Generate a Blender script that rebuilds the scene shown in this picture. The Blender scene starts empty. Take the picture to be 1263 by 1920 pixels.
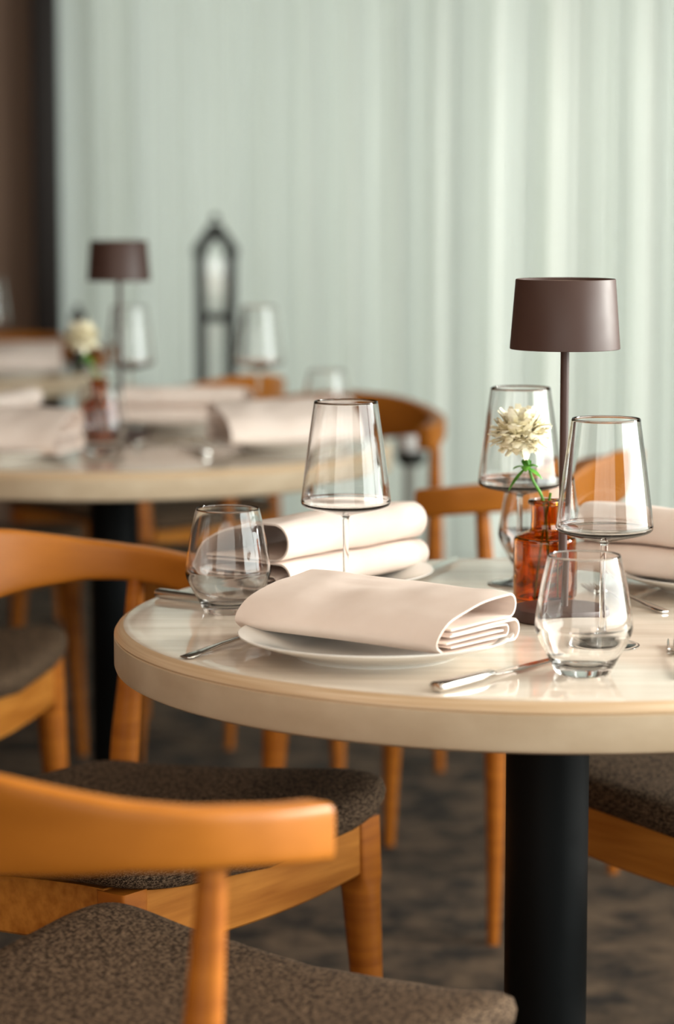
import bpy, math, random
from mathutils import Vector, noise
C = bpy.context.scene.collection
S = bpy.context.scene
PI = math.pi

# ---------------------------------------------------------------- camera
H_CAM = 1.218
cd = bpy.data.cameras.new('camera'); cam = bpy.data.objects.new('camera', cd); C.objects.link(cam)
cam.location = (0, 0, H_CAM)
cam.rotation_euler = (math.radians(90 - 7.1105), 0, 0)
cd.sensor_fit = 'VERTICAL'; cd.sensor_height = 36.0; cd.sensor_width = 24.0
cd.lens = 4850 / 1920 * 36
cd.clip_start = 0.05; cd.clip_end = 100
cd.dof.use_dof = True; cd.dof.focus_distance = 2.78; cd.dof.aperture_fstop = 3.1
S.camera = cam
S.view_settings.view_transform = 'Standard'; S.view_settings.look = 'None'
S.view_settings.gamma = 1; S.view_settings.use_curve_mapping = False
S.view_settings.exposure = 0.0

# ---------------------------------------------------------------- daylight and added fill
w = bpy.data.worlds.new('world'); S.world = w; w.use_nodes = True
bg = w.node_tree.nodes['Background']; bg.inputs[0].default_value = (0.875, 0.95, 0.915, 1); bg.inputs[1].default_value = 2.4

def area(name, loc, rot, sx, sy, radiance, col):
    l = bpy.data.lights.new(name, 'AREA'); l.shape = 'RECTANGLE'; l.size = sx; l.size_y = sy
    l.energy = radiance * PI * sx * sy; l.color = col
    o = bpy.data.objects.new(name, l); C.objects.link(o); o.location = loc; o.rotation_euler = rot
    return o
sl = bpy.data.lights.new('sun', 'SUN'); sl.energy = 5.5; sl.angle = math.radians(18); sl.color = (1.0, 0.98, 0.9)
so = bpy.data.objects.new('sun', sl); C.objects.link(so); so.location = (6, 14, 6)
so.rotation_euler = Vector((-1.0, -0.42, -0.30)).to_track_quat('-Z', 'Y').to_euler()
# daylight through the right window; added warm front fill behind the camera
area('daylight_right', (3.66, 2.0, 1.75), (0, math.radians(90), 0), 2.2, 4.8, 7.2, (0.96, 1.0, 0.95))
area('fill_behind', (-0.5, -2.46, 1.75), (math.radians(90), 0, 0), 5.6, 2.2, 0.8, (1.0, 0.80, 0.64))
# added warm fill from above, out of view under the ceiling
CEIL = [(-1.6, .2), (1.2, .2), (-1.6, 2.2), (1.2, 2.2)]
for cx, cy in CEIL:
    area('ceiling_fill_light', (cx, cy, 2.965), (0, 0, 0), 1.1, 1.1, 3.2, (1.0, 0.82, 0.64))

# ---------------------------------------------------------------- helpers
def tag(o, label=None, cat=None, group=None, kind=None):
    if label: o['label'] = label
    if cat: o['category'] = cat
    if group: o['group'] = group
    if kind: o['kind'] = kind
    return o
def empty(name, label=None, cat=None, loc=(0, 0, 0), rz=0, group=None):
    o = bpy.data.objects.new(name, None); C.objects.link(o)
    o.location = loc; o.rotation_euler = (0, 0, rz); o.empty_display_size = .05
    return tag(o, label, cat, group)
class MB:
    def __init__(s): s.v = []; s.f = []
    def add(s, vs, fs):
        n = len(s.v); s.v += [tuple(p) for p in vs]; s.f += [tuple(i + n for i in f) for f in fs]; return s
    def loft(s, rings, cap0=True, cap1=True, closed=False):
        n = len(rings[0]); vs = [p for r in rings for p in r]; fs = []
        m = len(rings)
        for i in range(m if closed else m - 1):
            a = i * n; b = ((i + 1) % m) * n
            for j in range(n):
                k = (j + 1) % n
                fs.append((a + j, a + k, b + k, b + j))
        if not closed:
            if cap0: fs.append(tuple(range(n - 1, -1, -1)))
            if cap1: fs.append(tuple((m - 1) * n + j for j in range(n)))
        return s.add(vs, fs)
    def lathe(s, prof, n=64, c=(0, 0, 0), sharp=None):
        """prof: (r, z) from the bottom axis to the top axis; r=0 ends become poles"""
        vs = []; fs = []; idx = []
        for r, z in prof:
            if r < 1e-7: idx.append([len(vs)]); vs.append((c[0], c[1], c[2] + z))
            else:
                idx.append(list(range(len(vs), len(vs) + n)))
                for j in range(n):
                    a = 2 * PI * j / n; vs.append((c[0] + r * math.cos(a), c[1] + r * math.sin(a), c[2] + z))
        for i in range(len(prof) - 1):
            A, B = idx[i], idx[i + 1]
            for j in range(n):
                k = (j + 1) % n
                if len(A) == 1 and len(B) == 1: continue
                if len(A) == 1: fs.append((A[0], B[k], B[j]))
                elif len(B) == 1: fs.append((A[j], A[k], B[0]))
                else: fs.append((A[j], A[k], B[k], B[j]))
        return s.add(vs, fs)
    def box(s, c, d, r=0.0):
        x, y, z = c; a, b, e = d[0] / 2, d[1] / 2, d[2] / 2
        r = min(r, a * .9, b * .9, e * .9)
        if r <= 0:
            return s.add([(x + i * a, y + j * b, z + k * e) for i in (-1, 1) for j in (-1, 1) for k in (-1, 1)],
                         [(0, 1, 3, 2), (4, 6, 7, 5), (0, 4, 5, 1), (2, 3, 7, 6), (0, 2, 6, 4), (1, 5, 7, 3)])
        rings = []
        for zz, ins in ((-e, r), (-e + r * .3, r * .3), (-e + r, 0), (e - r, 0), (e - r * .3, r * .3), (e, r)):
            ring = []
            for qx, qy, a0 in ((1, 1, 0), (-1, 1, 90), (-1, -1, 180), (1, -1, 270)):
                for t in (0, 30, 60, 90):
                    an = math.radians(a0 + t)
                    ring.append((x + qx * (a - ins - r) + r * math.cos(an), y + qy * (b - ins - r) + r * math.sin(an), z + zz)
                                if ins < r else (x + qx * (a - r) + (r - ins) * math.cos(an), y + qy * (b - r) + (r - ins) * math.sin(an), z + zz))
            rings.append(ring)
        for i in range(len(rings)):
            pass
        return s.loft(rings)
    def tube(s, pts, rad, n=16, caps=True):
        pts = [Vector(p) for p in pts]; rings = []
        up = None
        for i, p in enumerate(pts):
            t = (pts[min(i + 1, len(pts) - 1)] - pts[max(i - 1, 0)]).normalized()
            if up is None:
                up = Vector((1, 0, 0)) if abs(t.z) > .8 else Vector((0, 0, 1))
            u = (up - t * up.dot(t)).normalized(); v = t.cross(u); up = u
            r = rad[i] if isinstance(rad, (list, tuple)) else rad
            rings.append([p + (u * math.cos(2 * PI * j / n) + v * math.sin(2 * PI * j / n)) * r for j in range(n)])
        return s.loft(rings, caps, caps)
    def build(s, name, mat, parent=None, angle=35, loc=None, rz=None):
        me = bpy.data.meshes.new(name); me.from_pydata(s.v, [], s.f); me.update()
        import bmesh
        bm = bmesh.new(); bm.from_mesh(me); bmesh.ops.recalc_face_normals(bm, faces=bm.faces); bm.to_mesh(me); bm.free()
        me.polygons.foreach_set('use_smooth', [True] * len(me.polygons))
        me.set_sharp_from_angle(angle=math.radians(angle))
        me.materials.append(mat)
        o = bpy.data.objects.new(name, me); C.objects.link(o)
        if parent: o.parent = parent
        if loc is not None: o.location = loc
        if rz is not None: o.rotation_euler = (0, 0, rz)
        return o
def kids(o): return [c for c in bpy.data.objects if c.parent == o]
def copy_tree(o, parent=None):
    c = o.copy(); C.objects.link(c); c.parent = parent
    for ch in kids(o): copy_tree(ch, c)
    return c
def again(src, label, loc, rz=0, group=None):
    c = copy_tree(src); c.location = loc; c.rotation_euler = (0, 0, rz); c['label'] = label
    if group: c['group'] = group
    return c
def se(a, n):      # superellipse unit point
    c, s_ = math.cos(a), math.sin(a)
    return (math.copysign(abs(c) ** (2 / n), c), math.copysign(abs(s_) ** (2 / n), s_))
def sm(t): t = max(0, min(1, t)); return t * t * (3 - 2 * t)
def interp(tab, x):
    if x <= tab[0][0]: return tab[0][1]
    for (a, p), (b, q) in zip(tab, tab[1:]):
        if x <= b: return p + (q - p) * (x - a) / (b - a)
    return tab[-1][1]
def spline(pts, n):
    """Catmull-Rom through pts, n samples per span"""
    P = [Vector(p) for p in pts]; out = []
    for i in range(len(P) - 1):
        p0 = P[max(i - 1, 0)]; p1 = P[i]; p2 = P[i + 1]; p3 = P[min(i + 2, len(P) - 1)]
        for k in range(n):
            t = k / n
            out.append(0.5 * ((2 * p1) + (p2 - p0) * t + (2 * p0 - 5 * p1 + 4 * p2 - p3) * t * t + (3 * p1 - p0 - 3 * p2 + p3) * t ** 3))
    out.append(P[-1]); return out

# ---------------------------------------------------------------- materials
def new_mat(name):
    m = bpy.data.materials.new(name); m.use_nodes = True
    nt = m.node_tree; return m, nt, nt.nodes['Principled BSDF']
def N(nt, t, **kw):
    n = nt.nodes.new(t)
    for k, v in kw.items():
        if k in n.inputs: n.inputs[k].default_value = v
        else: setattr(n, k, v)
    return n
def plain(name, col, rough=.5, metal=0, spec=None, coat=0):
    m, nt, b = new_mat(name)
    b.inputs['Base Color'].default_value = (*col, 1); b.inputs['Roughness'].default_value = rough
    b.inputs['Metallic'].default_value = metal
    if coat: b.inputs['Coat Weight'].default_value = coat
    # slight mottling keeps the surface procedural
    tc = N(nt, 'ShaderNodeTexCoord'); nz = N(nt, 'ShaderNodeTexNoise'); nz.inputs['Scale'].default_value = 40
    nt.links.new(tc.outputs['Object'], nz.inputs['Vector'])
    mr = N(nt, 'ShaderNodeMapRange'); mr.inputs['To Min'].default_value = rough * .85; mr.inputs['To Max'].default_value = min(1, rough * 1.15)
    nt.links.new(nz.outputs['Fac'], mr.inputs['Value']); nt.links.new(mr.outputs['Result'], b.inputs['Roughness'])
    return m
def textured(name, c1, c2, scale=(1, 1, 1), nscale=8, detail=4, rough=.5, bump=0, bscale=200, bdist=.001, lo=.35, hi=.65, coat=0, aniso_bump=None):
    m, nt, b = new_mat(name); L = nt.links.new
    tc = N(nt, 'ShaderNodeTexCoord'); mp = N(nt, 'ShaderNodeMapping'); mp.inputs['Scale'].default_value = scale
    L(tc.outputs['Object'], mp.inputs['Vector'])
    nz = N(nt, 'ShaderNodeTexNoise'); nz.inputs['Scale'].default_value = nscale; nz.inputs['Detail'].default_value = detail
    L(mp.outputs[0], nz.inputs['Vector'])
    cr = N(nt, 'ShaderNodeValToRGB'); cr.color_ramp.elements[0].position = lo; cr.color_ramp.elements[1].position = hi
    cr.color_ramp.elements[0].color = (*c1, 1); cr.color_ramp.elements[1].color = (*c2, 1)
    L(nz.outputs['Fac'], cr.inputs['Fac']); L(cr.outputs['Color'], b.inputs['Base Color'])
    b.inputs['Roughness'].default_value = rough
    if coat: b.inputs['Coat Weight'].default_value = coat; b.inputs['Coat Roughness'].default_value = .08
    if bump:
        n2 = N(nt, 'ShaderNodeTexNoise'); n2.inputs['Scale'].default_value = bscale; n2.inputs['Detail'].default_value = 2
        L((mp if aniso_bump else tc).outputs[0 if aniso_bump else 'Object'], n2.inputs['Vector'])
        bp = N(nt, 'ShaderNodeBump'); bp.inputs['Strength'].default_value = bump; bp.inputs['Distance'].default_value = bdist
        L(n2.outputs['Fac'], bp.inputs['Height']); L(bp.outputs['Normal'], b.inputs['Normal'])
    return m
def glass(name, col, ior=1.46, rough=0):
    m, nt, b = new_mat(name)
    b.inputs['Base Color'].default_value = (*col, 1); b.inputs['Roughness'].default_value = rough
    b.inputs['Transmission Weight'].default_value = 1; b.inputs['IOR'].default_value = ior
    return m
def weave_mat(name, c1, c2, c3):
    """woven upholstery: thread-scale checker of two yarns with a slub noise"""
    m, nt, b = new_mat(name); L = nt.links.new
    tc = N(nt, 'ShaderNodeTexCoord')
    def streak(sc, s3):
        mp = N(nt, 'ShaderNodeMapping'); mp.inputs['Scale'].default_value = sc; L(tc.outputs['Object'], mp.inputs['Vector'])
        nz = N(nt, 'ShaderNodeTexNoise'); nz.inputs['Scale'].default_value = s3; nz.inputs['Detail'].default_value = 2
        L(mp.outputs[0], nz.inputs['Vector']); return nz
    a = streak((1, 6, 6), 140); c = streak((6, 1, 6), 140)
    mx = N(nt, 'ShaderNodeMath', operation='MULTIPLY'); L(a.outputs['Fac'], mx.inputs[0]); L(c.outputs['Fac'], mx.inputs[1])
    cr = N(nt, 'ShaderNodeValToRGB'); e = cr.color_ramp.elements
    e[0].position = .19; e[0].color = (*c1, 1); e[1].position = .33; e[1].color = (*c3, 1)
    k = e.new(.25); k.color = (*c2, 1)
    L(mx.outputs[0], cr.inputs['Fac']); L(cr.outputs['Color'], b.inputs['Base Color'])
    b.inputs['Roughness'].default_value = .9; b.inputs['Specular IOR Level'].default_value = .15
    bp = N(nt, 'ShaderNodeBump'); bp.inputs['Strength'].default_value = .6; bp.inputs['Distance'].default_value = .0015
    L(mx.outputs[0], bp.inputs['Height']); L(bp.outputs['Normal'], b.inputs['Normal'])
    return m
M = {}
M['wood'] = textured('oak', (.32, .088, .007), (.48, .150, .014), (3, 3, 26), 3.0, 5, .42, .15, 120, .0006, .3, .7)
M['rail_wood'] = textured('oak_rail', (.36, .115, .012), (.56, .215, .034), (2.5, 30, 30), 2.6, 6, .38, .12, 120, .0006, .32, .66)
M['arm_wood'] = textured('oak_arm', (.39, .124, .010), (.49, .162, .016), (4, 4, 14), 2.0, 4, .42, .06, 150, .0004, .3, .7)
for k_ in ('wood', 'rail_wood', 'arm_wood'): M[k_].node_tree.nodes['Principled BSDF'].inputs['Specular IOR Level'].default_value = .32
M['seat'] = weave_mat('seat_fabric', (.014, .008, .0045), (.062, .037, .021), (.20, .132, .082))
M['stone'] = textured('table_top', (.72, .61, .50), (.86, .76, .65), (1.2, 16, 16), 2.2, 6, .07, 0, lo=.32, hi=.68)
M['stone_edge'] = textured('table_edge', (.56, .43, .29), (.68, .55, .395), (5, 5, 9), 3, 5, .35, 0, lo=.3, hi=.7)
M['bevel'] = textured('table_bevel', (.60, .41, .24), (.72, .54, .36), (2, 2, 160), 3, 3, .3, 0, lo=.35, hi=.65)
M['black'] = plain('black_metal', (.002, .003, .0035), .5); M['black'].node_tree.nodes['Principled BSDF'].inputs['Specular IOR Level'].default_value = .12
M['porcelain'] = plain('porcelain', (.84, .83, .79), .08)
M['linen'] = textured('linen', (.88, .745, .665), (.92, .79, .715), (1, 1, 1), 30, 3, .85, .12, 900, .0004, .3, .7)
M['steel'] = plain('steel', (.72, .69, .65), .13, 1)
M['lamp'] = plain('lamp_brown', (.060, .026, .019), .5)
M['lamp_in'] = plain('lamp_liner', (.55, .42, .34), .5)
M['glass'] = glass('clear_glass', (1, 1, 1), 1.40)
M['amber'] = glass('amber_glass', (.74, .26, .018), 1.5)
M['petal'] = textured('petal', (.95, .86, .60), (.98, .94, .78), (1, 1, 1), 40, 2, .7, 0)
M['green'] = textured('leaf_green', (.05, .20, .015), (.13, .38, .04), (1, 1, 1), 60, 2, .5, 0)
M['brown_wall'] = textured('wall_brown', (.25, .155, .105), (.28, .175, .12), (1, 1, .2), 4, 3, .7, 0)
M['dark_wood'] = plain('dark_jamb', (.012, .006, .004), .5)
M['plaster'] = plain('plaster', (.16, .12, .09), .8)
M['plaster_r'] = plain('plaster_side', (.16, .12, .09), .8)
M['blocker_plaster'] = plain('light_blocker_plaster', (.50, .48, .38), .8)
M['frame'] = plain('window_frame', (.30, .32, .30), .4)
M['lantern'] = plain('lantern_metal', (.018, .020, .016), .5)
M['white'] = plain('white_enamel', (.80, .78, .76), .35)
M['grey'] = plain('grey_metal', (.36, .37, .33), .4, .3)
M['diffuser'] = plain('fill_diffuser', (.85, .82, .78), .5)
# carpet
m, nt, b = new_mat('carpet'); L = nt.links.new
tc = N(nt, 'ShaderNodeTexCoord')
n1 = N(nt, 'ShaderNodeTexNoise'); n1.inputs['Scale'].default_value = 8.5; n1.inputs['Detail'].default_value = 8; n1.inputs['Roughness'].default_value = .68; n1.inputs['Distortion'].default_value = .2
L(tc.outputs['Object'], n1.inputs['Vector'])
cr = N(nt, 'ShaderNodeValToRGB'); e = cr.color_ramp.elements
e[0].position = .40; e[0].color = (.016, .010, .006, 1); e[1].position = .62; e[1].color = (.145, .094, .056, 1)
L(n1.outputs['Fac'], cr.inputs['Fac']); L(cr.outputs['Color'], b.inputs['Base Color']); b.inputs['Roughness'].default_value = .95
n2 = N(nt, 'ShaderNodeTexNoise'); n2.inputs['Scale'].default_value = 260
L(tc.outputs['Object'], n2.inputs['Vector'])
bp = N(nt, 'ShaderNodeBump'); bp.inputs['Strength'].default_value = .5; bp.inputs['Distance'].default_value = .004
L(n2.outputs['Fac'], bp.inputs['Height']); L(bp.outputs['Normal'], b.inputs['Normal'])
M['carpet'] = m
# sheer curtain: translucent fabric with a fine vertical thread density
m, nt, b = new_mat('sheer_curtain'); L = nt.links.new; nt.nodes.remove(b)
out = nt.nodes['Material Output']
tc = N(nt, 'ShaderNodeTexCoord'); mp = N(nt, 'ShaderNodeMapping'); mp.inputs['Scale'].default_value = (60, 60, .6)
L(tc.outputs['Object'], mp.inputs['Vector']); nz = N(nt, 'ShaderNodeTexNoise'); nz.inputs['Scale'].default_value = 1; nz.inputs['Detail'].default_value = 3
L(mp.outputs[0], nz.inputs['Vector'])
cr = N(nt, 'ShaderNodeValToRGB'); e = cr.color_ramp.elements
e[0].position = .3; e[0].color = (.74, .775, .735, 1); e[1].position = .7; e[1].color = (.88, .92, .885, 1)
L(nz.outputs['Fac'], cr.inputs['Fac'])
tr = N(nt, 'ShaderNodeBsdfTranslucent'); df = N(nt, 'ShaderNodeBsdfDiffuse'); mx = N(nt, 'ShaderNodeMixShader'); mx.inputs[0].default_value = .35
L(cr.outputs['Color'], tr.inputs['Color']); L(cr.outputs['Color'], df.inputs['Color'])
L(tr.outputs[0], mx.inputs[1]); L(df.outputs[0], mx.inputs[2]); L(mx.outputs[0], out.inputs['Surface'])
M['curtain'] = m
# window pane
m, nt, b = new_mat('window_pane'); L = nt.links.new; nt.nodes.remove(b); out = nt.nodes['Material Output']
tp = N(nt, 'ShaderNodeBsdfTransparent'); gl = N(nt, 'ShaderNodeBsdfGlossy'); gl.inputs['Roughness'].default_value = .02
mx = N(nt, 'ShaderNodeMixShader'); mx.inputs[0].default_value = .06
L(tp.outputs[0], mx.inputs[1]); L(gl.outputs[0], mx.inputs[2]); L(mx.outputs[0], out.inputs['Surface'])
M['pane'] = m

# ---------------------------------------------------------------- room
CA = Vector((-0.93, 8.62, 0)); CB = Vector((3.5, 6.75, 0))   # the curtain's track
def struct(name, mb, mat): return tag(mb.build(name, mat), kind='structure')
struct('floor', MB().box((-.25, 3.4, -.05), (8.3, 12.6, .1)), M['carpet'])
struct('ceiling', MB().box((-.25, 3.4, 3.05), (8.3, 12.6, .1)), M['plaster'])
struct('wall_left', MB().box((-4.3, 3.2, 1.5), (.1, 12, 3.0)), M['brown_wall'])
struct('wall_back', MB().box((-2.64, 8.75, 1.5), (3.3, .12, 3.0)), M['brown_wall'])
struct('trim_1', MB().box((-.955, 8.63, 1.5), (.085, .16, 3.0), .004), M['dark_wood'])
# added unseen slab outside, dims the sky behind the curtain's left end
struct('light_blocker', MB().box((-1.35, 11.9, 1.7), (.25, 6.0, 5.4)), M['blocker_plaster'])
# second added slab, unseen, shading the curtain's left part from the low sun
struct('light_blocker', MB().box((3.1, 12.2, 1.9), (.3, 5.6, 5.8)), M['blocker_plaster'])
# right wall with a wide opening, rear wall with a wide opening
mb = MB(); mb.box((3.75, 3.0, .3), (.1, 12.2, .6)); mb.box((3.75, 3.0, 2.925), (.1, 12.2, .15))
mb.box((3.75, -1.8, 1.73), (.1, 2.6, 2.25)); mb.box((3.75, 6.65, 1.73), (.1, 4.3, 2.25)); struct('wall_right', mb, M['plaster_r'])
mb = MB(); mb.box((-.3, -2.6, .3), (8.1, .1, .6)); mb.box((-.3, -2.6, 2.925), (8.1, .1, .15))
mb.box((-3.85, -2.6, 1.73), (1.0, .1, 2.25)); mb.box((3.05, -2.6, 1.73), (1.4, .1, 2.25)); struct('wall_front', mb, M['plaster_r'])
# back window frame behind the curtain
wr = empty('window_1', loc=(0, 0, 0)); tag(wr, kind='structure')
d = (CB - CA).normalized(); nrm = Vector((-d.y, d.x, 0)); ang = math.atan2(d.y, d.x); Lc = (CB - CA).length
fr = MB()
for t in (0.02, .34, .66, .98): fr.box((t * Lc, .32, 1.5), (.06, .06, 2.95))
fr.box((Lc / 2, .32, .04), (Lc, .06, .08)); fr.box((Lc / 2, .32, 2.96), (Lc, .06, .07))
fo = fr.build('window_frame', M['frame'], wr); wr.location = CA; wr.rotation_euler = (0, 0, ang)
MB().box((Lc / 2, .33, 1.5), (Lc - .1, .008, 2.8)).build('pane', M['pane'], wr)
for nm, sx, cx, cy, horiz in (('window_2', 5.0, 3.72, 2.0, False), ('added_window', 5.6, -.5, -2.56, True)):  # the rear one is added, unseen, as an opening for the warm fill
    wr = empty(nm, loc=(cx, cy, 0)); tag(wr, kind='structure')
    if not horiz: wr.rotation_euler = (0, 0, PI / 2)
    fr = MB(); k = 4
    for i in range(k + 1): fr.box((-sx / 2 + sx * i / k, 0, 1.73), (.05, .05, 2.25))
    fr.box((0, 0, .62), (sx, .06, .04)); fr.box((0, 0, 2.84), (sx, .06, .04)); fr.build('window_frame', M['frame'], wr)
# curtain
mb = MB(); NX, NZ = 1100, 10; vs = []
rnd = random.Random(4)
ph = [rnd.uniform(0, 6.28) for _ in range(8)]
def fold(s, z):
    q = s * Lc
    warp = q + .035 * math.sin(q * 5.1 + ph[0]) + .05 * math.sin(q * 2.3 + ph[1])
    a = .030 + .016 * math.sin(q * 3.7 + ph[2]) + .008 * math.sin(q * 9.0 + ph[3])
    g = sm((s - .10) / .5)
    big = g * (.050 * math.sin(2 * PI * q / .37 + 1.1 * math.sin(q * 2.9) + .6) + .030 * math.sin(2 * PI * q / .235 + ph[6]))
    f = big + (1 - .35 * g) * a * math.sin(2 * PI * warp / .145) + .4 * a * math.sin(2 * PI * warp / .081 + ph[4]) + .012 * math.sin(2 * PI * warp / .037 + ph[5])
    return f * (.75 + .25 * (1 - z / 3)) + .012 * math.sin(q * 7 + z * 1.3)
for k in range(NZ + 1):
    z = .012 + 2.98 * k / NZ
    for i in range(NX + 1):
        s = i / NX; p = CA + d * (s * Lc) + nrm * fold(s, z); vs.append((p.x, p.y, z))
fs = [(k * (NX + 1) + i, k * (NX + 1) + i + 1, (k + 1) * (NX + 1) + i + 1, (k + 1) * (NX + 1) + i) for k in range(NZ) for i in range(NX)]
mb.add(vs, fs)
o = mb.build('sheer_curtain', M['curtain'], angle=60)
tag(o, 'floor length pale green white sheer curtain drawn across the whole window', 'curtain')
# panel bodies for the added ceiling fill
src = None
CN = ['front left', 'front right', 'back left', 'back right']
for i, (cx, cy) in enumerate(CEIL):
    lab = 'added square white fill panel on the ceiling, %s one of the four' % CN[i]
    t = empty('ceiling_fill_panel', lab, 'ceiling light', (cx, cy, 2.97), 0, 'added fill panels')
    mb = MB()
    for sx, sy, w_, h_ in ((0, .6, 1.24, .04), (0, -.6, 1.24, .04), (.6, 0, .04, 1.16), (-.6, 0, .04, 1.16)): mb.box((sx, sy, .012), (w_, h_, .034))
    mb.build('frame', M['white'], t); MB().box((0, 0, .018), (1.16, 1.16, .006)).build('diffuser', M['diffuser'], t)

# ---------------------------------------------------------------- tables
TZ = .74
def make_table(R, name_label, loc):
    t = empty('round_table', name_label, 'table', loc)
    top = MB().lathe([(0, TZ - .006), (R - .012, TZ - .006), (R - .0105, TZ - .0005), (R - .0125, TZ), (R - .03, TZ), (0, TZ)], 160)
    top.build('tabletop', M['stone'], t, 40)
    MB().lathe([(R - .013, TZ - .008), (R - .0012, TZ - .012), (R - .0002, TZ - .0095), (R - .003, TZ - .0050), (R - .0075, TZ - .0018), (R - .0106, TZ - .0006), (R - .013, TZ - .008)], 160).build('bevel_strip', M['bevel'], t, 50)
    MB().lathe([(0, TZ - .051), (R - .02, TZ - .051), (R - .006, TZ - .0505), (R - .0015, TZ - .048), (R, TZ - .044), (R, TZ - .0125), (R - .002, TZ - .0115), (R - .013, TZ - .0115), (0, TZ - .0115)], 160).build('rim_slab', M['stone_edge'], t, 40)
    MB().lathe([(0, .018), (.047, .018), (.047, .68), (.11, .681), (.11, .689), (0, .689)], 64).build('pedestal', M['black'], t, 30)
    MB().lathe([(0, .001), (.23, .001), (.235, .006), (.23, .014), (.06, .020), (0, .020)], 96).build('base', M['black'], t, 30)
    return t
T1 = make_table(.487, 'nearest round pale stone table with a rounded pale edge on a black column', (.238, 2.87, 0))
T2 = make_table(.53, 'blurred round pale table with the second brown lamp, behind the nearest table', (-.425, 4.9, 0))
T3 = make_table(.53, 'farthest round pale stone table, cut by the left frame edge before the dark wall', (-1.16, 6.88, 0))

# ---------------------------------------------------------------- chair (origin on the floor under the seat, faces +Y)
def saddle(x, y): return -.012 * sm((.20 - y) / .42) + .021 * min(1.2, (abs(x) / .235)) ** 2.2 * sm((y + .15) / .38) + .004 * (abs(x) / .235) ** 2
def make_chair():
    t = empty('dining_chair', 'x', 'chair')
    mb = MB(); n = 96; rings = []
    prof = [(.0, -.002), (.80, -.002), (.93, 0), (.975, .003), (.995, .012), (1, .022), (.992, .032), (.965, .038), (.90, .042), (.75, .044), (.45, .043), (.2, .042), (.0, .042)]
    for s_, dz in prof:
        ring = []
        for j in range(n):
            c, q = se(2 * PI * j / n, 12)
            s2 = max(s_, .001)
            y = .008 + .238 * q * s2
            hw = .262 - .030 * (1 - (q * s2 + 1) / 2)
            x = hw * c * s2
            y2 = y + .010 * (1 - (x / .25) ** 2) * max(0, q) * s2
            ring.append((x, y2, .438 + dz + saddle(x, y)))
        rings.append(ring)
    mb.loft(rings).build('seat', M['seat'], t, 60)
    # rails
    def rail(p0, p1, th, zt, zb, front=False):
        m_ = MB(); R_ = []; K = 24
        a = Vector(p0); b_ = Vector(p1); dd = (b_ - a).normalized(); nn = Vector((-dd.y, dd.x, 0))
        for k in range(K + 1):
            p = a.lerp(b_, k / K); s_ = saddle(p.x, p.y) * .95
            z1 = zt + s_; z0 = zb + s_ * (.85 if front else .7)
            bow = nn * 0
            q = [(-th / 2, z0 + .003), (-th / 2, z1), (th / 2, z1), (th / 2, z0 + .003), (th / 2 - .003, z0), (-th / 2 + .003, z0)]
            R_.append([p + nn * u + Vector((0, 0, z)) for u, z in q])
        return m_.loft(R_)
    rail((-.204, .222, 0), (.204, .222, 0), .022, .438, .374, True).build('front_rail', M['rail_wood'], t, 30)
    rail((-.216, -.200, 0), (.216, -.200, 0), .022, .438, .378).build('back_rail', M['rail_wood'], t, 30)
    for s_ in (-1, 1):
        o = rail((s_ * .216, -.195, 0), (s_ * .221, .204, 0), .022, .438, .374).build('side_rail', M['rail_wood'], t, 30)
    # front legs: square head flush with the rails, turned and tapered below
    for s_ in (-1, 1):
        m_ = MB(); R_ = []
        for z, r, sq in ((0, .0095, 2), (.004, .0105, 2), (.10, .0135, 2), (.20, .0180, 2), (.30, .0220, 2), (.352, .0238, 2.0), (.366, .0238, 2.2), (.374, .0220, 3.5), (.382, .0210, 7), (.436, .0210, 9), (.4362, .0190, 9)):
            cx = s_ * (.230 - .017 * z / .44); cy = .236 - .022 * z / .44
            zz = z + (saddle(cx, cy) if z > .43 else 0)
            R_.append([(cx + r * se(2 * PI * j / 40 + .0001, sq)[0], cy + r * se(2 * PI * j / 40 + .0001, sq)[1], zz) for j in range(40)])
        m_.loft(R_).build('leg', M['wood'], t, 40)
        m_ = MB()
        pts = spline([(s_ * .252, -.205, 0), (s_ * .245, -.204, .22), (s_ * .241, -.198, .44), (s_ * .246, -.186, .60), (s_ * .2495, -.178, .722)], 8)
        rad = [interp([(0, .0098), (.22, .0155), (.42, .0195), (.50, .0185), (.62, .0140), (.72, .0108)], p.z) for p in pts]
        m_.tube(pts, rad, 32).build('leg', M['wood'], t, 40)
    # back and arms: one bent member, tall and thin at the crest, blunt at the arm ends
    half = [(.270, -.078), (.270, -.116), (.263, -.155), (.241, -.205), (.197, -.250), (.137, -.281), (.07, -.296), (0, -.30)]
    ctrl = [(x, y, 0) for x, y in half] + [(-x, y, 0) for x, y in reversed(half[:-1])]
    pts = spline(ctrl, 8); L_ = len(pts) - 1; rings = []
    hs = [(0, .0235), (.10, .0228), (.20, .0232), (.26, .0262), (.34, .0365), (.42, .047), (.5, .052)]
    ts = [(0, .0165), (.12, .017), (.25, .0165), (.36, .0125), (.5, .0105)]
    zs = [(0, .7165), (.10, .7235), (.18, .729), (.26, .734), (.36, .738), (.44, .737), (.5, .736)]
    def frame(i):
        tg = (pts[min(i + 1, L_)] - pts[max(i - 1, 0)]).normalized(); return tg, Vector((-tg.y, tg.x, 0))
    NR = 40
    def ring(i, sc=1, off=0):
        tg, nn = frame(i); u = i / L_; u = min(u, 1 - u)
        h = interp(hs, u) * sc; th_ = interp(ts, u) * sc; z = interp(zs, u)
        lean = .22 * sm((u - .15) / .3)
        outw = -nn if nn.dot(pts[i] - Vector((0, -.08, 0))) < 0 else nn
        rr = []
        for j in range(NR):
            c, q = se(2 * PI * j / NR + .0001, 6)
            rr.append(pts[i] + tg * off + outw * (th_ * c + lean * h * q) + Vector((0, 0, z + h * q)))
        return rr
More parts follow.
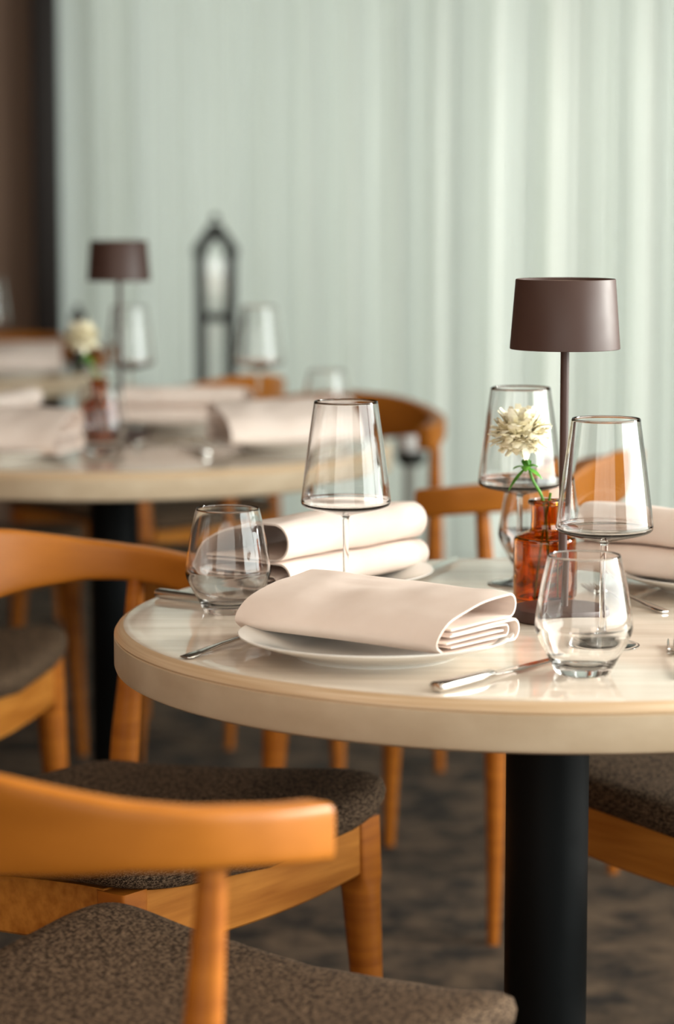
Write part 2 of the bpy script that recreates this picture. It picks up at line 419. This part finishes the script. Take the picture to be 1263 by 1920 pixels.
    rings = [ring(0, .88, -.0025), ring(0, .96, -.0018), ring(0, 1, 0)] + [ring(i) for i in range(1, L_)] + [ring(L_), ring(L_, .96, .0018), ring(L_, .88, .0025)]
    MB().loft(rings).build('backrest', M['arm_wood'], t, 50)
    return t
def face(fx, fy): return math.atan2(fy, fx) - PI / 2
chair = make_chair()
CH = [
 ((-.177, 2.224), (.626, .78), 'orange oak armchair closest to the viewer, its arm end and seat along the bottom', 'chairs around the nearest table'),
 ((-.275, 3.065), (.79, -.61), 'oak armchair with brown seat tucked under the left edge of the nearest table', 'chairs around the nearest table'),
 ((.601, 3.204), (-.76, -.65), 'brown seated oak chair right of the black column, cut by the right frame edge', 'chairs around the nearest table'),
 ((-.735, 4.02), (.966, -.256), 'oak chair at the left frame edge, grey brown seat and leg behind the nearest chairs', 'blurred chairs further back'),
 ((.194, 4.407), (-.878, .478), 'blurred oak armchair with its back to the nearest table, arm seen beside the amber bottle', 'blurred chairs further back'),
 ((-.100, 5.275), (-.44, -.90), 'blurred red brown chair whose crest and shoulder show right of the tall wine glass', 'blurred chairs further back'),
 ((-.46, 6.24), (-.8, .6), 'blurred chair below the dark lantern, only its crest showing over the napkins', 'blurred chairs further back'),
 ((-.98, 7.54), (-.15, -1), 'farthest blurred chair before the dark door jamb, only the top of its back showing', 'blurred chairs further back'),
 ((-.88, 5.53), (.66, -.75), 'blurred chair in shade under the left side of the second table, on its far side', 'blurred chairs further back'),
]
for i, (p, f_, lab, g) in enumerate(CH):
    if i == 0: chair.location = (p[0], p[1], 0); chair.rotation_euler = (0, 0, face(*f_)); tag(chair, lab, 'chair', g)
    else: again(chair, lab, (p[0], p[1], 0), face(*f_), g)

# ---------------------------------------------------------------- tableware makers
def make_lamp(label, loc):
    t = empty('table_lamp', label, 'lamp', loc)
    MB().lathe([(0, 0), (.054, 0), (.0565, .0015), (.057, .004), (.057, .011), (.0555, .0135), (.050, .0145), (.008, .0155), (0, .0155)], 96).build('base', M['lamp'], t, 35)
    MB().lathe([(0, .014), (.0048, .014), (.0048, .372), (.010, .373), (.010, .377), (0, .377)], 32).build('pole', M['lamp'], t, 35)
    MB().lathe([(.0605, .303), (.0610, .3035), (.0552, .3790), (.0546, .380), (.0538, .3795), (.0590, .3036), (.0605, .303)], 96).build('lamp_shade', M['lamp'], t, 35)
    MB().lathe([(.0, .3745), (.0535, .3745), (.0535, .3765), (0, .3765)], 64).build('top_plate', M['lamp_in'], t, 35)
    return t
def wall_profile(outer, th, zin):
    """outer list (r,z) bottom->rim; inner wall offset by th down to the inside floor at zin"""
    top = outer[-1]; prof = [(0, 0)] if outer[0][0] > 0 else []
    prof += outer
    prof.append((top[0] - th * .5, top[1] + th * .45))
    inn = [(max(r - th, .0005), z) for r, z in reversed(outer) if z > zin + .001]
    prof += inn; return prof
def sp2(pts, n=5): return [(p.x, p.y) for p in spline([(a, b_, 0) for a, b_ in pts], n)]
def make_tumbler():
    t = bpy.data.objects  # noqa
    outer = sp2([(.0255, 0), (.0275, .0015), (.0340, .014), (.0445, .033), (.0482, .043), (.0486, .050), (.0470, .064), (.0430, .088), (.0385, .108), (.0358, .1185)], 5)
    inner = sp2([(.0346, .1180), (.0373, .108), (.0418, .088), (.0458, .064), (.0472, .051), (.0462, .044), (.0405, .0305), (.030, .0135), (.018, .0085), (0, .0080)], 5)
    mb = MB().lathe([(0, .002), (.015, .0015), (.022, 0)] + outer + [(.0352, .1192)] + inner, 72)
    return mb.build('water_tumbler', M['glass'], None, 60)
def make_wine():
    bowl_o = sp2([(.0036, .104), (.0050, .1095), (.0150, .1125), (.0380, .1180), (.0480, .1215), (.0508, .1255), (.0505, .132), (.0478, .155), (.0432, .190), (.0386, .222), (.0360, .2400)], 5)
    bowl_i = sp2([(.0350, .2400), (.0376, .222), (.0422, .190), (.0468, .155), (.0492, .133), (.0494, .1275), (.0475, .1240), (.0370, .1205), (.015, .1160), (0, .1150)], 5)
    foot = sp2([(.0, .0035), (.020, .0012), (.034, .0), (.0378, .0004), (.0382, .0012), (.034, .0026), (.018, .0050), (.0075, .009), (.0042, .018), (.0034, .035), (.0032, .070), (.0034, .098)], 4)
    mb = MB().lathe(foot + bowl_o + [(.0355, .2406)] + bowl_i, 72)
    return mb.build('wine_glass', M['glass'], None, 60)
def make_plate():
    pr = [(0, .0025), (.078, .0025), (.080, 0), (.084, 0), (.086, .003), (.105, .009), (.125, .0155), (.1415, .0215), (.1428, .0228), (.1422, .0238), (.1405, .0238), (.124, .0182), (.104, .0120), (.088, .0070), (.080, .0055), (0, .0055)]
    return MB().lathe(pr, 120).build('dinner_plate', M['porcelain'], None, 50)
def strip(path, th):
    """closed outline around an open path (w,h)"""
    P = [Vector((a, b_, 0)) for a, b_ in path]; n = len(P); A = []; B = []
    for i in range(n):
        tg = (P[min(i + 1, n - 1)] - P[max(i - 1, 0)]); tg = tg.normalized(); nn = Vector((-tg.y, tg.x, 0))
        A.append(P[i] + nn * th / 2); B.append(P[i] - nn * th / 2)
    return [(p.x, p.y) for p in A] + [(p.x, p.y) for p in reversed(B)]
def arc(cx, cy, r, a0, a1, n=8): return [(cx + r * math.cos(math.radians(a0 + (a1 - a0) * k / n)), cy + r * math.sin(math.radians(a0 + (a1 - a0) * k / n))) for k in range(n + 1)]
def make_napkin(seed=1, length=.262, uh=.021, lh=.0165, wsc=1.0):
    """folded linen: x = length, y = depth (the two rolls face +y), z up"""
    z1 = 2 * lh + .0015; z2 = z1 + .004
    p1 = [(-.050, z2 - .001), (-.01, z2), (.03, z2)] + arc(.062 - uh * .5, z2 + uh, uh, -90, 90, 12) + [(.03, z2 + 2 * uh - .001), (0, z2 + 1.7 * uh), (-.030, z2 + 1.2 * uh)] + \
         [(-.055, z2 + .55 * uh), (-.070, z2 * .85), (-.0755, z2 * .5), (-.070, .0070), (-.058, .0020), (-.03, .0015), (0, .0015), (.03, .0015)] + arc(.076 - lh, .0015 + lh, lh, -90, 90, 10) + [(.03, z1), (-.01, z1 - .001), (-.048, z1 - .002)]
    p1 = sp2(p1, 3)
    p2 = sp2([(-.050, .0075), (-.02, .0075), (.03, .0075)] + arc(.05, .0135, .0055, -90, 90, 6) + [(.03, .0195), (-.02, .0195), (-.052, .0190)], 2)
    p3 = sp2([(-.058, .0125), (-.02, .0132), (.046, .0135)], 3)
    mb = MB(); K = 56
    for path, th in ((p1, .0022), (p2, .0018), (p3, .0018)):
        out_ = strip(path, th); rings = []
        for k in range(K + 1):
            x = (k / K - .5) * length
            R_ = []
            for (wv, h) in out_:
                wv *= wsc
                e_ = abs(2 * k / K - 1)
                nz = noise.noise(Vector((x * 9 + seed * 7.3, wv * 13, h * 10 + seed)))
                n2 = noise.noise(Vector((x * 22 + seed * 3.1, wv * 30 + 5, seed)))
                hh = h * (1 + .05 * nz * 1.4 + .035 * n2) - .0020 * e_ ** 3 * (h / .07)
                hh += .006 * (h / .07) * math.exp(-((x + .04) / .03) ** 2) * (1 if wv < .02 else .2) * (-.5)
                ww = wv * (1 + .03 * nz) + .003 * math.sin(x * 16 + seed)
                R_.append((x + .004 * nz * (h / .05), ww, max(hh, .0003)))
            rings.append(R_)
        mb.loft(rings)
    return mb.build('folded_napkin', M['linen'], None, 50)
def make_knife():
    t = empty('table_knife', 'x', 'knife')
    R_ = []
    for y, wx, hz in ((0, .0060, .0036), (.0015, .0080, .0046), (.004, .0086, .0052), (.03, .0080, .0050), (.07, .0068, .0045), (.092, .0054, .0038), (.096, .0042, .0026)):
        R_.append([(wx * se(2 * PI * j / 20 + .01, 3)[0], y, .0056 + hz * se(2 * PI * j / 20 + .01, 3)[1]) for j in range(20)])
    MB().loft(R_).build('handle', M['steel'], t, 50)
    R_ = []
    for y, w0, w1, hz in ((.094, -.0040, .0040, .0016), (.102, -.0050, .0050, .0011), (.13, -.0060, .0085, .0009), (.17, -.0060, .0095, .0008), (.20, -.0055, .0080, .0007), (.214, -.0035, .0040, .0006), (.219, 0, .001, .0004)):
        cx = (w0 + w1) / 2; wx = (w1 - w0) / 2
        R_.append([(cx + wx * se(2 * PI * j / 16 + .01, 2.5)[0], y, .0044 + hz * se(2 * PI * j / 16 + .01, 2.5)[1]) for j in range(16)])
    MB().loft(R_).build('blade', M['steel'], t, 50)
    return t
def make_fork():
    t = empty('table_fork', 'x', 'fork')
    R_ = []
    for y, wx, hz, z in ((0, .0040, .0010, .0022), (.003, .0078, .0016, .0024), (.03, .0062, .0018, .0035), (.07, .0042, .0018, .0058), (.11, .0032, .0018, .0072), (.13, .0036, .0017, .0062)):
        R_.append([(wx * se(2 * PI * j / 16 + .01, 2.4)[0], y, z + hz * se(2 * PI * j / 16 + .01, 2.4)[1]) for j in range(16)])
    MB().loft(R_).build('handle', M['steel'], t, 50)
    mb = MB(); R_ = []
    for y, wx, z in ((.128, .0036, .0062), (.136, .0085, .0045), (.146, .0118, .0030), (.158, .0122, .0024)):
        R_.append([(wx * se(2 * PI * j / 16 + .01, 2.6)[0], y, z + .0011 * se(2 * PI * j / 16 + .01, 2.6)[1]) for j in range(16)])
    mb.loft(R_)
    for k in (-1.5, -.5, .5, 1.5):
        x = k * .0066
        mb.tube([(x, .155, .0024), (x, .170, .0022), (x, .190, .0040), (x * .97, .200, .0058)], [.0019, .0017, .0014, .0006], 10)
    mb.build('head', M['steel'], t, 50)
    return t
def make_bottle():
    outer = sp2([(.0290, 0), (.0325, .0008), (.0340, .0045), (.0335, .0085), (.0352, .0110), (.0362, .0150), (.0362, .040), (.0362, .072), (.0355, .0785), (.0325, .0815), (.0235, .0860), (.0180, .0885), (.0165, .0930), (.0162, .105), (.0163, .1165), (.0168, .1175), (.0196, .1185), (.0200, .1205), (.0196, .1228), (.0175, .1238)], 4)
    inner = sp2([(.0140, .1235), (.0134, .1200), (.0134, .105), (.0138, .0930), (.0155, .0865), (.0220, .0835), (.0310, .0785), (.0332, .0740), (.0335, .040), (.0335, .0150), (.0310, .0085), (.018, .0060), (0, .0055)], 4)
    mb = MB().lathe([(0, .003), (.018, .0025), (.0265, 0)] + outer + inner, 72)
    return mb.build('amber_bottle', M['amber'], None, 60)
def make_flower(h, dx, dy, seed=3):
    """cream pompon bloom on a stem standing in a bottle; origin at the bottle's foot"""
    t = empty('cut_flower', 'x', 'flower')
    top = Vector((dx, dy, h))
    pts = spline([(.010, .004, .009), (.004, .002, .06), (-.002, .0, .120), (dx * .55, dy * .5, h - .055), (dx * .9, dy, h - .012)], 8)
    MB().tube(pts, [.0017] * len(pts), 10).build('stem', M['green'], t)
    MB().tube(spline([(-.012, -.006, .010), (-.004, .004, .07), (.006, .0, .131)], 6), .0014, 8).build('side_stem', M['green'], t)
    mb = MB()
    base = Vector((dx * .78, dy * .9, h - .044))
    for k, (an, ln, el) in enumerate(((10, .018, .8), (150, .018, .5), (200, .026, -.7), (335, .020, -.1), (80, .022, 1.6), (265, .018, .5), (40, .014, 1.4))):
        a = math.radians(an); dr = Vector((math.cos(a), math.sin(a), el)).normalized(); sd = Vector((-math.sin(a), math.cos(a), .1))
        R_ = []
        for u in range(7):
            q = u / 6; wv = .0056 * math.sin(PI * min(.96, q * .93 + .05)) + .0004
            c = base + dr * ln * q + Vector((0, 0, -.010 * q * q))
            R_.append([c + sd * wv * math.cos(2 * PI * j / 8) + Vector((0, 0, .0008)) * math.sin(2 * PI * j / 8) for j in range(8)])
        mb.loft(R_)
    mb.build('leaves', M['green'], t, 60)
    MB().lathe([(0, -.006), (.005, -.005), (.009, .003), (.010, .009), (0, .012)], 20, (dx * .95, dy, h - .020)).build('calyx', M['green'], t)
    mb = MB(); r_ = random.Random(seed)
    for k in range(430):
        z = r_.uniform(-.75, 1.0); a = r_.uniform(0, 2 * PI); rr = math.sqrt(1 - z * z)
        dr = Vector((rr * math.cos(a) * 1.08, rr * math.sin(a), z * 1.0)); ln = r_.uniform(.016, .036) * (1 if z > -.3 else .8)
        c0 = top + Vector((0, 0, -.006)); up_ = Vector((0, 0, 1)); sd = dr.cross(up_).normalized() if abs(dr.normalized().z) < .98 else Vector((1, 0, 0))
        vv = sd.cross(dr).normalized(); curl = r_.uniform(-.013, .013); R_ = []; wob = r_.uniform(-.009, .009)
        for u in range(6):
            q = u / 5; wv = interp([(0, .0012), (.5, .0040), (.85, .0060), (1, .0030)], q)
            c = c0 + dr * ln * q + vv * curl * q * q + sd * wob * q * q
            wave_ = .0016 * math.sin(u * 2.2 + k); R_.append([c - sd * wv + vv * wave_, c + vv * .0009, c + sd * wv + vv * wave_, c - vv * .0007])
        mb.loft(R_)
    mb.build('blossom', M['petal'], t, 70)
    return t

# ---------------------------------------------------------------- nearest table
F1 = (.63, .78)
lampA = make_lamp('brown metal cordless lamp on the nearest table, the larger and sharper of two', (.252, 2.862, TZ))
wine = make_wine(); wine.location = (.281, 2.694, TZ)
tag(wine, 'wine glass right of the amber bottle, rightmost tall glass on the nearest table', 'wine glass', 'stemmed wine glasses')
again(wine, 'tall wine glass standing between the two napkins in the middle of the photo', (.010, 2.917, TZ), 0, 'stemmed wine glasses')
again(wine, 'wine glass behind the cream flower on the nearest table', (.222, 3.120, TZ), 0, 'stemmed wine glasses')
tum = make_tumbler(); tum.location = (.245, 2.536, TZ)
tag(tum, 'stemless water glass nearest to the viewer, right of the knife handle', 'water glass', 'stemless water glasses')
again(tum, 'stemless water glass at the left of the nearest table, before the rolled napkin', (-.124, 2.913, TZ), 0, 'stemless water glasses')
again(tum, 'stemless water glass half hidden behind the amber bottle', (.252, 3.235, TZ), 0, 'stemless water glasses')
plate = make_plate(); plate.location = (.040, 2.640, TZ)
tag(plate, 'white plate under the front beige napkin, nearest to the table edge', 'plate', 'white dinner plates')
again(plate, 'white plate under the double rolled napkin, behind the tall wine glass', (-.026, 3.092, TZ), 0, 'white dinner plates')
again(plate, 'white plate at the right frame edge under a pink beige napkin', (.475, 3.085, TZ), 0, 'white dinner plates')
nap = make_napkin(1, .262, .0118, .0105, .93); nap.location = (.041, 2.662, TZ + .0165); nap.rotation_euler = (0, 0, face(*F1))
tag(nap, 'front folded beige linen napkin with open pleats at its right end', 'napkin', 'folded linen napkins')
def napk(seed, label, loc, f_, ln=.262, uh=.0185, lh=.015):
    o = make_napkin(seed, ln, uh, lh); o.location = loc; o.rotation_euler = (0, 0, face(*f_)); return tag(o, label, 'napkin', 'folded linen napkins')
napk(2, 'white double rolled napkin behind the stem of the tall wine glass', (-.030, 3.098, TZ + .0150), (.80, -.60), .275, .0215, .0165)
napk(3, 'pink beige rolled napkin cut off by the right frame edge', (.445, 3.10, TZ + .0150), (-.62, -.78), .29, .0215, .0165)
knife = make_knife(); knife.location = (.094, 2.433, TZ); knife.rotation_euler = (0, 0, face(.62, .785))
tag(knife, 'steel knife with thick handle right of the front napkin, at the table edge', 'knife', 'steel table knives')
again(knife, 'steel knife whose handle end overhangs the left table rim behind the water glass', (-.212, 3.020, TZ), face(.80, -.60), 'steel table knives')
again(knife, 'dark looking knife tip poking out beyond the rolled napkin plate at the far rim', (.085, 3.120, TZ), face(.32, .947), 'steel table knives').scale = (1, 1, 1)
fork = make_fork(); fork.location = (-.156, 2.610, TZ); fork.rotation_euler = (0, 0, face(.50, .866))
tag(fork, 'steel fork handle left of the front napkin, reaching under the plate', 'fork', 'steel table forks')
again(fork, 'steel fork behind the stem of the right wine glass, beside the right plate', (.366, 3.10 - .17, TZ), face(-.35, .94) , 'steel table forks').location = (.372, 2.90, TZ)
again(fork, 'steel fork cut off by the right frame edge beside the nearest water glass', (.340, 2.50, TZ), face(.10, 1), 'steel table forks')
bot = make_bottle(); bot.location = (.240, 2.960, TZ)
tag(bot, 'amber glass bottle vase behind the lamp base on the nearest table', 'bottle', 'amber bottle vases')
fl = make_flower(.205, -.030, -.01); fl.location = (.240, 2.960, TZ)
tag(fl, 'cream pompon flower with green leaves in the nearest amber bottle', 'flower', 'cream flowers in bottles')

# ---------------------------------------------------------------- second table
again(lampA, 'blurred brown lamp on the second table, left of the dark lantern', (-.420, 5.005, TZ))
again(bot, 'blurred amber bottle vase on the second table, under the pale bloom', (-.450, 4.885, TZ), 0, 'amber bottle vases')
fl2 = again(fl, 'blurred pale yellow bloom left of the lamp pole on the second table', (-.450, 4.885, TZ), 0, 'cream flowers in bottles')
again(tum, 'blurred water glass standing before the amber bottle of the second table', (-.430, 4.70, TZ), 0, 'stemless water glasses')
again(tum, 'blurred water glass behind the right napkin of the second table', (-.02, 5.17, TZ), 0, 'stemless water glasses')
again(wine, 'blurred wine glass just right of the lamp pole on the second table', (-.425, 5.31, TZ), 0, 'stemmed wine glasses')
again(wine, 'blurred wine glass right of the dark lantern, behind the napkins', (-.160, 5.315, TZ), 0, 'stemmed wine glasses')
again(plate, 'blurred plate under the rightmost napkin of the second table', (-.090, 4.775, TZ), 0, 'white dinner plates')
napk(5, 'blurred white napkin at the right of the second table, its bright end facing right', (-.090, 4.775, TZ + .0150), (-.35, .94), .27)
again(plate, 'blurred plate under the long pinkish napkin before the lantern', (-.235, 5.215, TZ), 0, 'white dinner plates').location = (-.30, 5.19, TZ)
napk(6, 'blurred long pinkish napkin lying between the lamp and the lantern base', (-.30, 5.19, TZ + .0150), (-.12, -.99), .25)
again(plate, 'blurred plate at the left frame edge under the left napkin of the second table', (-.62, 4.60, TZ), 0, 'white dinner plates')
napk(7, 'blurred beige napkin at the left frame edge, white end beside the water glass', (-.605, 4.60, TZ + .0150), (.25, .97), .27)
again(plate, 'blurred plate cut off by the left frame edge, upper one of two', (-.715, 5.03, TZ), 0, 'white dinner plates')
napk(8, 'blurred white napkin end at the left frame edge, above the beige napkin', (-.690, 5.03, TZ + .0150), (.95, -.3), .25)
again(knife, 'blurred knife between the lamp and the right napkin of the second table', (-.372, 4.72, TZ), face(.15, .98), 'steel table knives').location = (-.375, 4.80, TZ)
again(knife, 'blurred knife with an orange glint before the right napkin of the second table', (-.190, 4.585, TZ), face(-.3, .95), 'steel table knives').location = (-.235, 4.64, TZ)

# ---------------------------------------------------------------- third table
again(plate, 'blurred plate on the farthest table at the left frame edge', (-.84, 6.66, TZ), 0, 'white dinner plates')
napk(9, 'blurred pinkish napkin on the farthest table, left of the pale bloom', (-.84, 6.66, TZ + .0150), (-.1, .99), .26)
again(wine, 'faint blurred wine glass on the farthest table before the brown wall', (-.93, 6.95, TZ), 0, 'stemmed wine glasses')
t = empty('pepper_mill', 'small dark mill with a knob top on the farthest table, above the pale bloom', 'pepper mill', (-.70, 7.0, TZ))
MB().lathe([(0, 0), (.024, 0), (.025, .003), (.022, .02), (.016, .05), (.017, .075), (.022, .10), (.022, .118), (0, .119)], 32).build('body', M['dark_wood'], t)
MB().lathe([(0, .12), (.018, .12), (.021, .13), (.018, .145), (.008, .152), (.009, .160), (.006, .168), (0, .170)], 32).build('knob', M['dark_wood'], t)

# ---------------------------------------------------------------- lantern and post
t = empty('floor_lantern', 'tall narrow black lantern with a pointed roof standing before the curtain', 'lantern', (-.346, 7.4, 0), .12)
W = .050
MB().box((0, 0, .02), (.15, .15, .04), .004).build('base', M['lantern'], t)
for sx in (-1, 1):
    for sy in (-1, 1): MB().box((sx * W * .86, sy * W * .86, .54), (.026, .026, 1.01), .002).build('post', M['lantern'], t)
mb = MB()
for s_ in (-1, 1): mb.box((0, s_ * W * .86, .855), (W * 1.9, .016, .022)); mb.box((s_ * W * .86, 0, .855), (.016, W * 1.9, .022))
mb.box((0, 0, .862), (W * 1.7, W * 1.7, .012)); mb.build('crossbar', M['lantern'], t)
mb = MB()
for sy in (-1, 1):
    y0, y1 = sorted((sy * W * .62, sy * W * 1.1))
    prof = [(-W * 1.22, 1.030), (-W * 1.22, 1.052), (-.012, 1.122), (.012, 1.122), (W * 1.22, 1.052), (W * 1.22, 1.030), (W * .72, 1.040), (0, 1.082), (-W * .72, 1.040)]
    mb.loft([[(x, y0, z) for x, z in prof], [(x, y1, z) for x, z in prof]])
mb.box((-W, 0, 1.048), (.022, W * 1.4, .014)); mb.box((W, 0, 1.048), (.022, W * 1.4, .014)); mb.box((0, 0, 1.106), (.026, W * 1.4, .026))
mb.build('roof_frame', M['lantern'], t, 20)
mb = MB(); mb.lathe([(.010, 1.128), (.013, 1.134), (.012, 1.142), (.004, 1.150), (0, 1.150)], 20); mb.build('finial', M['lantern'], t)
mb = MB()
for s_ in (-1, 1): mb.box((0, s_ * W * .86, .54), (W * 1.5, .003, .96)); mb.box((s_ * W * .86, 0, .54), (.003, W * 1.5, .96))
mb.build('glass_pane', M['pane'], t)
t = empty('standing_post', 'grey metal post with white rounded top and black collar behind the brown chair', 'post', (.170, 5.95, 0))
MB().lathe([(0, 0), (.11, 0), (.112, .006), (.10, .012), (.016, .018), (0, .018)], 48).build('base', M['lantern'], t)
MB().lathe([(0, .016), (.017, .016), (.017, .60), (0, .60)], 32).build('pole', M['grey'], t)
MB().lathe([(0, .585), (.022, .585), (.033, .595), (.036, .612), (.030, .618), (0, .618)], 32).build('collar', M['lantern'], t)
MB().lathe([(0, .617), (.028, .617), (.035, .628), (.036, .642), (.031, .658), (.018, .668), (0, .671)], 32).build('white_cap', M['white'], t)
